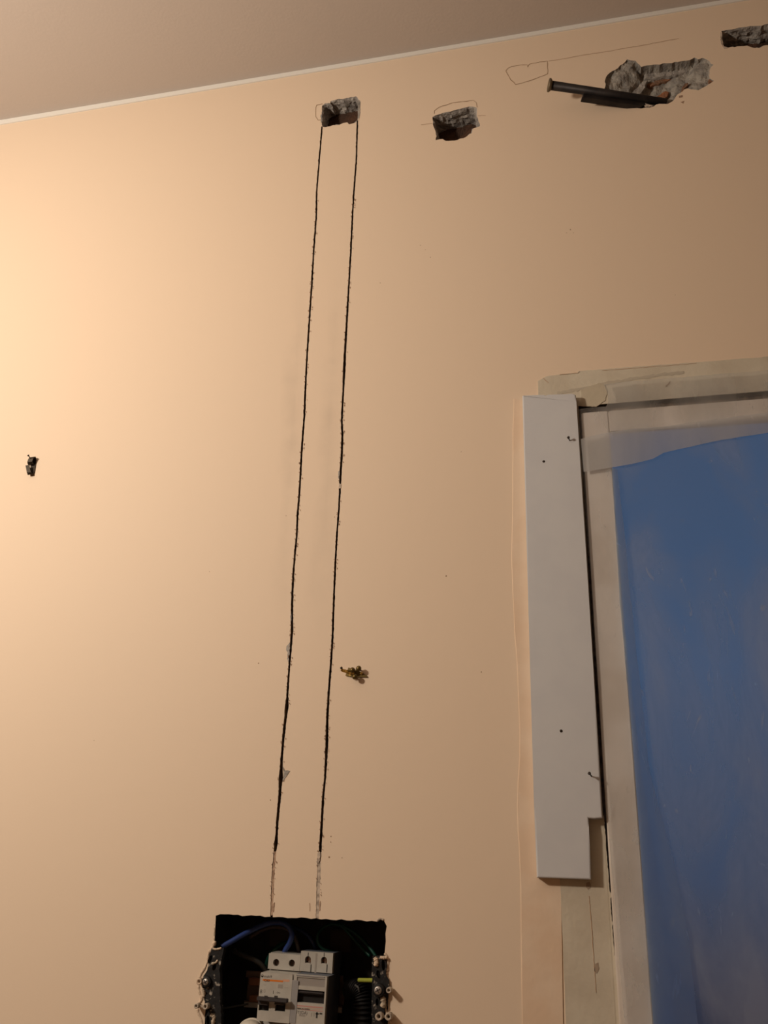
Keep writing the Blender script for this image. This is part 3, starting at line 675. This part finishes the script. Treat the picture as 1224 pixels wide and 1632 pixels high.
ms2 = jr(plate('mounting_strip', sr_out, sr_h, YS, 0.004, M_blackstrip, jb)); ms2['label'] = 'right black mounting strip splashed with plaster'
jl = [ms, ms2]
def boss(px, py, r_px, h, mat, screw=False, base=YS):
    p = W(px, py, base - h); r = r_px * 0.00068
    prof = [(-h, r), (0.0, r), (0.0003, r * 0.9)] if screw else [(-h, r), (0, r), (0.0003, r * 0.85), (0, r * 0.48), (-h * 0.9, r * 0.45), (-h * 0.9, 0.0001)]
    o = jr(lathe('screw_boss', prof, p, (0, -1, 0), mat, jb, sides=18))
    if screw:
        q = W(px - 0.6, py - 0.2, base - h - 0.0004); s = r * 0.62
        c = lathe('screw', [(0, s * 1.0), (0.0007, s), (0.0013, s * 0.7), (0.0015, s * 0.1)], q, (0, -1, 0), M_steel, o, sides=16)
        for ang in (0.5, 0.5 + math.pi / 2):
            u = Vector((math.cos(ang), 0, math.sin(ang))); w_ = Vector((-u.z, 0, u.x)); P = q + Vector((0, -0.0014, 0))
            bmq = bmesh.new(); bv = [bmq.verts.new(P + u * a * s * 0.72 + w_ * b * s * 0.13 + Vector((0, c_ * 0.0002, 0))) for c_ in (-1, 1) for a, b in ((-1, -1), (1, -1), (1, 1), (-1, 1))]
            bmq.faces.new(bv[:4]); 
            for k in range(4): bmq.faces.new([bv[k], bv[(k + 1) % 4], bv[4 + (k + 1) % 4], bv[4 + k]])
            mkb('screw_slot', bmq, M_ink, o)
    return o
boss(328.5, 1565, 7.5, 0.003, M_black, True); boss(603.0, 1578.5, 9.0, 0.005, M_black, True)
boss(312.6, 1603.5, 3.6, 0.008, M_bosswhite); boss(327.0, 1604.3, 4.2, 0.008, M_bosswhite)
boss(603.6, 1620.3, 5.4, 0.009, M_bosswhite); boss(618.8, 1620.6, 5.0, 0.009, M_bosswhite)
boss(619.5, 1578.5, 4.0, 0.008, M_bosswhite); boss(317.0, 1564.5, 4.4, 0.005, M_splash)
for (a, b, c, d) in ((312.6, 1603.5, 327, 1604.3), (603.6, 1620.3, 618.8, 1620.6)):
    p, q = W(a, b, -0.0060), W(c, d, -0.0060); jr(box('boss_web', p.x + 0.0018, q.x - 0.0018, -0.0072, -0.0040, min(p.z, q.z) - 0.0007, max(p.z, q.z) + 0.0009, M_bosswhite, jb))
def splash(name, pts, r, mat, y=-0.0015, seed=0):
    P = [W(a, b, y) for a, b in pts]
    return jr(tube(name, P, lambda s: r * (0.75 + 0.9 * abs(noise.noise(Vector((s * 19, seed, 0)))) + 0.25 * noise.noise(Vector((s * 57, seed, 3)))), mat, jb, sides=8, n=6))
splash('plaster_splash', [(343,1500),(338,1512),(333,1519),(331,1530),(327,1542),(321,1552),(317,1566),(318,1580),(322,1592),(316,1602),(316,1612),(322,1630),(320,1660)], 0.0019, M_splash, 0.0006, 1)
splash('plaster_splash', [(339,1512),(345,1513),(353,1511)], 0.0012, M_dullsplash, -0.0026, 2)
splash('plaster_splash', [(337,1536),(344,1534),(347,1530)], 0.0013, M_dullsplash, -0.0028, 3)
splash('plaster_splash', [(323,1576),(325,1583),(324,1589)], 0.0018, M_dullsplash, -0.0028, 4)
splash('plaster_splash', [(336,1617),(341,1622),(339,1634),(341,1650)], 0.0022, M_dullsplash, -0.0024, 5)
splash('plaster_splash', [(613,1519),(618,1526),(618,1540),(616,1552),(620,1562),(622,1576),(619,1590),(614,1603),(616,1614),(622,1632),(622,1660)], 0.0017, M_splash, 0.0004, 6)
splash('plaster_splash', [(597,1526),(600,1532),(599,1540)], 0.0026, M_splash, -0.0024, 7)
splash('plaster_splash', [(609,1589),(612,1598),(609,1605)], 0.0030, M_dullsplash, -0.0028, 8)
splash('plaster_splash', [(606,1526),(612,1526.5),(617,1526)], 0.0016, M_splash, -0.0026, 9)
splash('plaster_splash', [(343,1462),(342,1480),(341,1500)], 0.0012, M_dullsplash, 0.001, 10)
splash('plaster_splash', [(601,1468),(606,1464.5),(612,1466)], 0.0011, M_fill_grey, 0.0, 11)

# DIN rail
ra = W(392, 1556, 0.058); rb_ = W(592, 1560, 0.058)
zc = W(400, 1577, 0.055).z
rail = empty('din_rail', Vector((ra.x, 0.06, zc))); tag(rail, 'steel mounting rail behind the two breakers', 'rail')
def rr(o): o.location = -Vector(rail.location); return o
xra, xrb = ra.x, ra.x + 0.110
rr(box('rail_web', xra, xrb, 0.0650, 0.0662, zc - 0.0125, zc + 0.0125, M_rail, rail))
rr(box('rail_lip', xra, xrb, 0.0578, 0.0590, zc + 0.0125, zc + 0.0178, M_rail, rail, bev=0.0003))
rr(box('rail_lip', xra, xrb, 0.0578, 0.0590, zc - 0.0178, zc - 0.0125, M_steel, rail, bev=0.0003))
rr(box('rail_flank', xra, xrb, 0.0578, 0.0662, zc + 0.0114, zc + 0.0126, M_rail, rail))
rr(box('rail_flank', xra, xrb, 0.0578, 0.0662, zc - 0.0126, zc - 0.0114, M_rail, rail))
for a, b in ((1558, 1570.5), (1586, 1597)):
    p, q = W(397, a, 0.05), W(397, b, 0.05)
    rr(box('rail_reflection', p.x, p.x + 0.012, 0.050, 0.0578, q.z, p.z, M_refl_screw, rail, bev=0.0006))  # coloured blocks standing in for reddish reflections on the steel rail

# circuit breakers
YN, YSH, BROT = -0.004, 0.022, 0.025
def printed(name, s, root, px0, py, hpx, mat, parent, y, squash=1.0):
    lc = local(root); cu = bpy.data.curves.new(name, 'FONT'); cu.body = s; a = lc(px0, py, y)
    size = hpx * 0.00069 / 0.69; cu.size = size; cu.extrude = 0.00004; cu.resolution_u = 2
    tmp = bpy.data.objects.new(name, cu); COL.objects.link(tmp); bpy.context.view_layer.update()
    me = bpy.data.meshes.new_from_object(tmp.evaluated_get(bpy.context.evaluated_depsgraph_get())); bpy.data.objects.remove(tmp)
    me.materials.clear()
    for q in me.vertices: q.co = Vector((a.x + q.co.x * squash, a.y - 0.00005 - q.co.z, a.z + q.co.y))
    return link(name, me, mat, parent)
def rect(lc, px0, px1, py0, py1, y):
    a, b = lc(px0, py0, y), lc(px1, py1, y); return [(a.x, b.z), (b.x, b.z), (b.x, a.z), (a.x, a.z)]
def pr(name, lc, px0, px1, py0, py1, y, mat, parent, th=0.00008):
    r = rect(lc, px0, px1, py0, py1, y); a = lc(px0, py0, y).y
    return box(name, r[0][0], r[1][0], a - th, a, r[0][1], r[2][1], mat, parent)
# left breaker
b1 = empty('circuit_breaker', W(414.8, 1549.5, YN), BROT)
tag(b1, 'left white circuit breaker with orange stripe and two linked black toggles', 'circuit breaker')
l1 = local(b1); w1_ = 0.0350; nz0 = l1(408, 1626.5, YN).z
dsh = YSH - YN
sh_x0 = l1(427.5, 1535, YSH).x; sh_x1 = l1(477.5, 1535, YSH).x; sh_z = l1(453, 1520, YSH).z
well = [rect(l1, 413.0, 428.0, 1596, 1611.5, YN), rect(l1, 439.0, 454.0, 1596, 1612.5, YN)]
plate('nose_front', [(0.0005, nz0), (w1_, nz0), (w1_, -0.0006), (w1_ - 0.0006, 0), (0.0012, 0), (0.0005, -0.0012)], well, 0.0, 0.004, M_brk, b1)
box('nose_body', 0.0006, w1_ - 0.0001, 0.0041, dsh + 0.004, nz0, -0.0002, M_brk, b1)
for r in well: box('toggle_well', r[0][0] + 1e-4, r[1][0] - 1e-4, 0.0034, 0.00409, r[0][1], r[2][1], M_well, b1)
hc = [W2(ellipse(439.4, 1533, 4.6, 5.0, 14), YSH), W2(ellipse(464.0, 1534, 4.6, 5.0, 14), YSH)]
def circ(lc, px, py, r_px, y, n=16):
    c = lc(px, py, y); r = r_px * 0.00069; return [(c.x + r * math.cos(2 * math.pi * k / n), c.z + r * math.sin(2 * math.pi * k / n)) for k in range(n)]
thole = [circ(l1, 440.0, 1534, 5.0, YSH), circ(l1, 465.0, 1535, 5.0, YSH)]
xs0, xs1 = sh_x0, sh_x0 + w1_
plate('shoulder_front', [(xs0, 0.001), (xs1, 0.001), (xs1, sh_z), (xs0 + 0.002, sh_z), (xs0, sh_z - 0.0006)], thole, dsh, dsh + 0.006, M_brk, b1)
box('shoulder_body', xs0 + 1e-4, xs1 - 1e-4, dsh + 0.0061, dsh + 0.034, nz0 - 0.020, sh_z - 1e-4, M_brk, b1)
box('lower_shoulder', xs0, xs1, dsh, dsh + 0.006, nz0 - 0.020, nz0 - 0.0002, M_brk, b1)
for px, py in ((440.0, 1534), (465.0, 1535)):
    c = l1(px, py, YSH); t = lathe('terminal_screw', [(0, 0.0033), (0.0012, 0.0033), (0.0016, 0.0028)], (c.x, dsh + 0.006, c.z), (0, -1, 0), M_rail, b1, sides=14)
    box('screw_slot', c.x - 0.0004, c.x + 0.0004, dsh + 0.0041, dsh + 0.0044, c.z - 0.0024, c.z + 0.0024, M_ink, t)
# toggles
tg = bmesh.new()
r = rect(l1, 410.5, 458.5, 1587.5, 1598.5, YN - 0.006)
tb = box('toggle_bar', r[0][0], r[1][0], -0.0085, -0.0035, r[0][1], r[2][1], M_toggle, b1, bev=0.0006, seg=2)
for a, b in ((413.5, 427.5), (439.5, 453.5)):
    q = rect(l1, a, b, 1593, 1609, YN); box('toggle_lever', q[0][0], q[1][0], -0.0040, 0.003, q[0][1] + 0.004, q[2][1], M_toggle, b1, bev=0.0005)
for a in (424, 440): pr('toggle_notch', l1, a - 2.6, a + 2.6, 1586.6, 1590.4, YN - 0.0085, M_ink, tb, th=0.0003)
# print on the left breaker
YP = YN
lathe('emblem', [(0, 0.0013), (0.00008, 0.0013)], l1(418.0, 1555.3, YP), (0, -1, 0), M_ink, b1, sides=14)
lathe('emblem', [(0.00008, 0.0006), (0.00014, 0.0006)], l1(418.2, 1554.8, YP), (0, -1, 0), M_brk, b1, sides=10)
printed('logo_lettering', 'multi9', b1, 420.6, 1557.6, 3.4, M_ink, b1, YP)
pr('orange_stripe', l1, 419.0, 451.0, 1560, 1565.6, YP, M_orange, b1)
pr('stripe_tail', l1, 451.0, 461.2, 1560.6, 1565.2, YP, M_pinkor, b1)
printed('rating_lettering', 'C60', b1, 420.6, 1564.2, 3.6, M_ink, b1, YP - 0.0001)
for x0_, x1_, y_ in ((420, 425, 1569.2), (426, 435.5, 1567.6)): pr('fine_print', l1, x0_, x1_, y_, y_ + 1.0, YP, M_inkg, b1)
pr('grey_square', l1, 443.4, 450.6, 1568.5, 1575.5, YP, M_inkg, b1)
pr('fine_print', l1, 453, 459.5, 1573.4, 1574.6, YP, M_inkg, b1)
printed('symbol', '8', b1, 413.9, 1583.0, 5.0, M_ink, b1, YP)
printed('symbol', '0', b1, 419.6, 1582.0, 4.8, M_inkg, b1, YP)
printed('symbol', 'I', b1, 434.5, 1584.0, 4.6, M_ink, b1, YP)
printed('symbol', '- ON', b1, 438.5, 1583.2, 2.4, M_ink, b1, YP)
printed('terminal_mark', 'S', b1, 441.0, 1547.2, 3.6, M_inkg, b1, YSH)
printed('terminal_mark', 'A', b1, 466.2, 1548.6, 3.6, M_inkg, b1, YSH)
# right breaker
b2 = empty('circuit_breaker', W(468.6, 1552.6, YN), BROT)
tag(b2, 'right white breaker with dark recessed switch window and pink printed line', 'circuit breaker')
l2 = local(b2); w2_ = 0.0352; nz2 = l2(463, 1632, YN).z
win = rect(l2, 472.0, 516.0, 1576.5, 1601.0, YN); lab = rect(l2, 473.5, 517.5, 1557.0, 1574.0, YN)
plate('nose_front', [(0, nz2), (w2_, nz2), (w2_, -0.0005), (w2_ - 0.0005, 0), (0.0006, 0), (0, -0.0006)], [win, lab], 0.0, 0.006, M_brk, b2)
box('nose_body', 0.0001, w2_ - 0.0001, 0.0061, dsh + 0.004, nz2, -0.0002, M_brk_side, b2)
box('switch_window', win[0][0], win[1][0], 0.0052, 0.00605, win[0][1], win[2][1], M_well, b2)
q = rect(l2, 472.3, 515.7, 1577.0, 1586.5, YN)
box('switch_handle', q[0][0] + 0.0005, q[1][0] - 0.0005, 0.0005, 0.0050, q[0][1], q[2][1] - 0.0008, M_toggle, b2, bev=0.0010, seg=2)
box('label_window', lab[0][0] + 1e-4, lab[1][0] - 1e-4, 0.0008, 0.0016, lab[0][1], lab[2][1], M_window, b2)
pr('window_lip', l2, 472.5, 517.5, 1554.8, 1556.8, YN, M_brk_grey, b2, th=0.0006)
pr('case_edge', l2, 466.3, 471.0, 1562, 1631, YN, M_brk_grey, b2, th=0.0004)
sx0 = l2(478.8, 1530, YSH).x; sx1 = sx0 + 0.0352; sz2 = l2(505, 1517.3, YSH).z
def notch(px, py):
    pts = [(px - 5, py + 4.5), (px - 5, py - 1)] + [(px - 0.3 + 4.7 * math.cos(a), py - 1 - 5.2 * math.sin(a)) for a in [math.pi * (1 - k / 8) for k in range(1, 8)]] + [(px + 4.4, py - 1), (px + 4.4, py + 6.5), (px + 2.0, py + 4.5)]
    o = []
    for p in pts:
        c = l2(p[0], p[1], YSH); o.append((c.x, c.z))
    return o
nts = [notch(491, 1530), notch(516.5, 1531)]
plate('shoulder_front', [(sx0, 0.0006), (sx1, 0.0006), (sx1, sz2), (sx0, sz2)], nts, dsh, dsh + 0.006, M_brk, b2)
box('shoulder_body', sx0 + 1e-4, sx1 - 1e-4, dsh + 0.0061, dsh + 0.034, nz2 - 0.015, sz2 - 1e-4, M_brk_side, b2)
box('lower_shoulder', sx0, sx1, dsh, dsh + 0.006, nz2 - 0.015, nz2 - 0.0002, M_brk, b2)
for px, py in ((491, 1530), (516.5, 1531)):
    c = l2(px, py, YSH); t = lathe('terminal_screw', [(0, 0.0031), (0.0014, 0.0031), (0.0018, 0.0024)], (c.x, dsh + 0.006, c.z), (0, -1, 0), M_refl_screw, b2, sides=14)
    box('screw_slot', c.x - 0.0004, c.x + 0.0004, dsh + 0.0039, dsh + 0.0042, c.z - 0.0022, c.z + 0.0022, M_steel, t)
    pr('seam_line', l2, px - 0.2, px + 0.5, 1518, 1524.5, YSH, M_ink, b2, th=0.0001)
    pr('seam_line', l2, px + 4.2, px + 4.9, 1537, 1550, YSH, M_ink, b2, th=0.0001)
pr('seam_line', l2, 503.2, 503.8, 1519, 1552, YSH, M_inkg, b2, th=0.0001)
pr('pink_line', l2, 473.5, 515, 1603.6, 1605.2, YP, M_pink, b2)
pr('pink_line', l2, 480, 514.5, 1609.4, 1611.4, YP, M_pink, b2)
pr('pink_band', l2, 473.5, 515, 1605.2, 1609.4, YP, M_pinkor, b2)
printed('maker_lettering', 'MERLIN GERIN', b2, 473.2, 1608.4, 2.2, M_ink, b2, YP - 0.0001, 0.95)
printed('print_lettering', 'I/Y(IDA)', b2, 471.2, 1615.4, 4.2, M_ink, b2, YP, 0.85)
pr('grey_square', l2, 476.8, 486.5, 1616.4, 1620.4, YP, M_inkg, b2)
for a, b, c, d in ((496, 497, 1614, 1620), (500, 501, 1613.5, 1620), (504, 506, 1613, 1623), (503, 508, 1614.5, 1617), (509.5, 513.5, 1614, 1617), (506.5, 509.5, 1615.2, 1616)): pr('diagram_line', l2, a, b, c, d, YP, M_ink if a > 502 else M_inkg, b2)

# white plastic piece at the bottom edge of the picture
p = W(397, 1633, -0.006)
cap = empty('plastic_plug', p); tag(cap, 'rounded white plastic piece under the left breaker at the bottom edge', 'plug')
lathe('plug_body', [(0, 0.0155), (0.012, 0.0155), (0.0148, 0.0145), (0.016, 0.012), (0.0163, 0.004)], (0.0, 0.012, -0.0118), (0, -1, 0), M_cap, cap, sides=28)
lathe('plug_rim', [(0, 0.0168), (0.003, 0.0168), (0.0034, 0.0155)], (0.0, 0.011, -0.0118), (0, -1, 0), M_cap, cap, sides=28)
box('plug_mount', -0.006, 0.006, 0.012, 0.070, -0.018, -0.006, M_black, cap)

# wires
def wire(name, pts, r, mat, label, cat='wire', group=None):
    o = tube(name, [W(a, b, y) for a, b, y in pts], r, mat, None, sides=10, n=7); tag(o, label, cat, group); return o
wire('blue_wire', [(352.5,1509,.010),(366,1502,.014),(385,1491,.020),(410,1478,.028),(432,1470.5,.032),(450,1471,.030),(460,1477,.028),(465,1488,.028),(462,1502,.034),(455,1514,.040),(451,1526,.046)], 0.0028, M_wblue, 'thick bright blue wire arching over the left breaker')
wire('brown_wire', [(398,1494,.058),(414,1484,.054),(436,1477,.050),(456,1480,.048),(468,1491,.046),(474,1506,.046),(477,1524,.050)], 0.0020, M_wbrown, 'brown-grey wire curving down just inside the bright blue wire')
wire('dark_blue_wire', [(455,1474,.060),(472,1479,.056),(488,1488,.050),(497,1499,.048),(503,1512,.050),(505,1526,.054)], 0.0021, M_wdblue, 'dark blue wire dropping into the right breaker')
wire('green_wire', [(541,1519,.054),(528,1516,.046),(514,1511,.042),(506.5,1500,.040),(508,1487,.042),(517,1477,.046),(532,1473,.050),(546,1477,.052),(560,1492,.052),(574,1508,.050),(590,1524,.044)], 0.0017, M_wgreen, 'green wire looped in a ring above the right breaker')
wire('green_wire', [(536,1470,.056),(552,1478,.050),(566,1487,.046),(580,1500,.042),(592,1514,.036),(600,1526,.030)], 0.0017, M_wgreen, 'straighter green wire running down to the right mounting strip')
wire('green_wire', [(470,1500,.062),(452,1504,.058),(438,1513,.054),(428,1527,.056),(423,1545,.060)], 0.0024, M_wgreen, 'dark green wire bending down left of the breakers')
wire('grey_wire', [(372,1514,.055),(388,1523,.050),(404,1529,.048),(416,1537,.052),(424,1548,.058)], 0.0026, M_wgrey, 'grey sheathed wire low at the left inside the box')
wire('grey_wire', [(350,1608,.050),(368,1605,.052),(385,1602,.056),(396,1600,.058)], 0.0010, M_wgrey, 'thin dark wire crossing to the mounting rail')
wire('yellow_green_wire', [(572,1562,.020),(580,1562.2,.016),(590,1562.4,.010),(598,1562.5,.006)], 0.0021, M_wyg, 'short yellow-green wire end beside the right mounting strip')
cpts = [W(x, y, yy) for x, y, yy in ((558,1577,.052),(567,1577,.046),(575,1584,.042),(578,1600,.040),(578,1640,.040),(578,1700,.040))]
nC = 150
def crr(s): return 0.0100 + 0.0010 * math.sin(s * 150)
con = tube('conduit', cpts, crr, M_black, None, sides=16, n=34)
tag(con, 'black corrugated conduit at the right inside the box', 'conduit')
wire('grey_wire', [(566,1570,.034),(571,1574,.030),(573,1581,.031)], 0.0010, M_wgrey, 'frayed grey wire end above the black conduit')
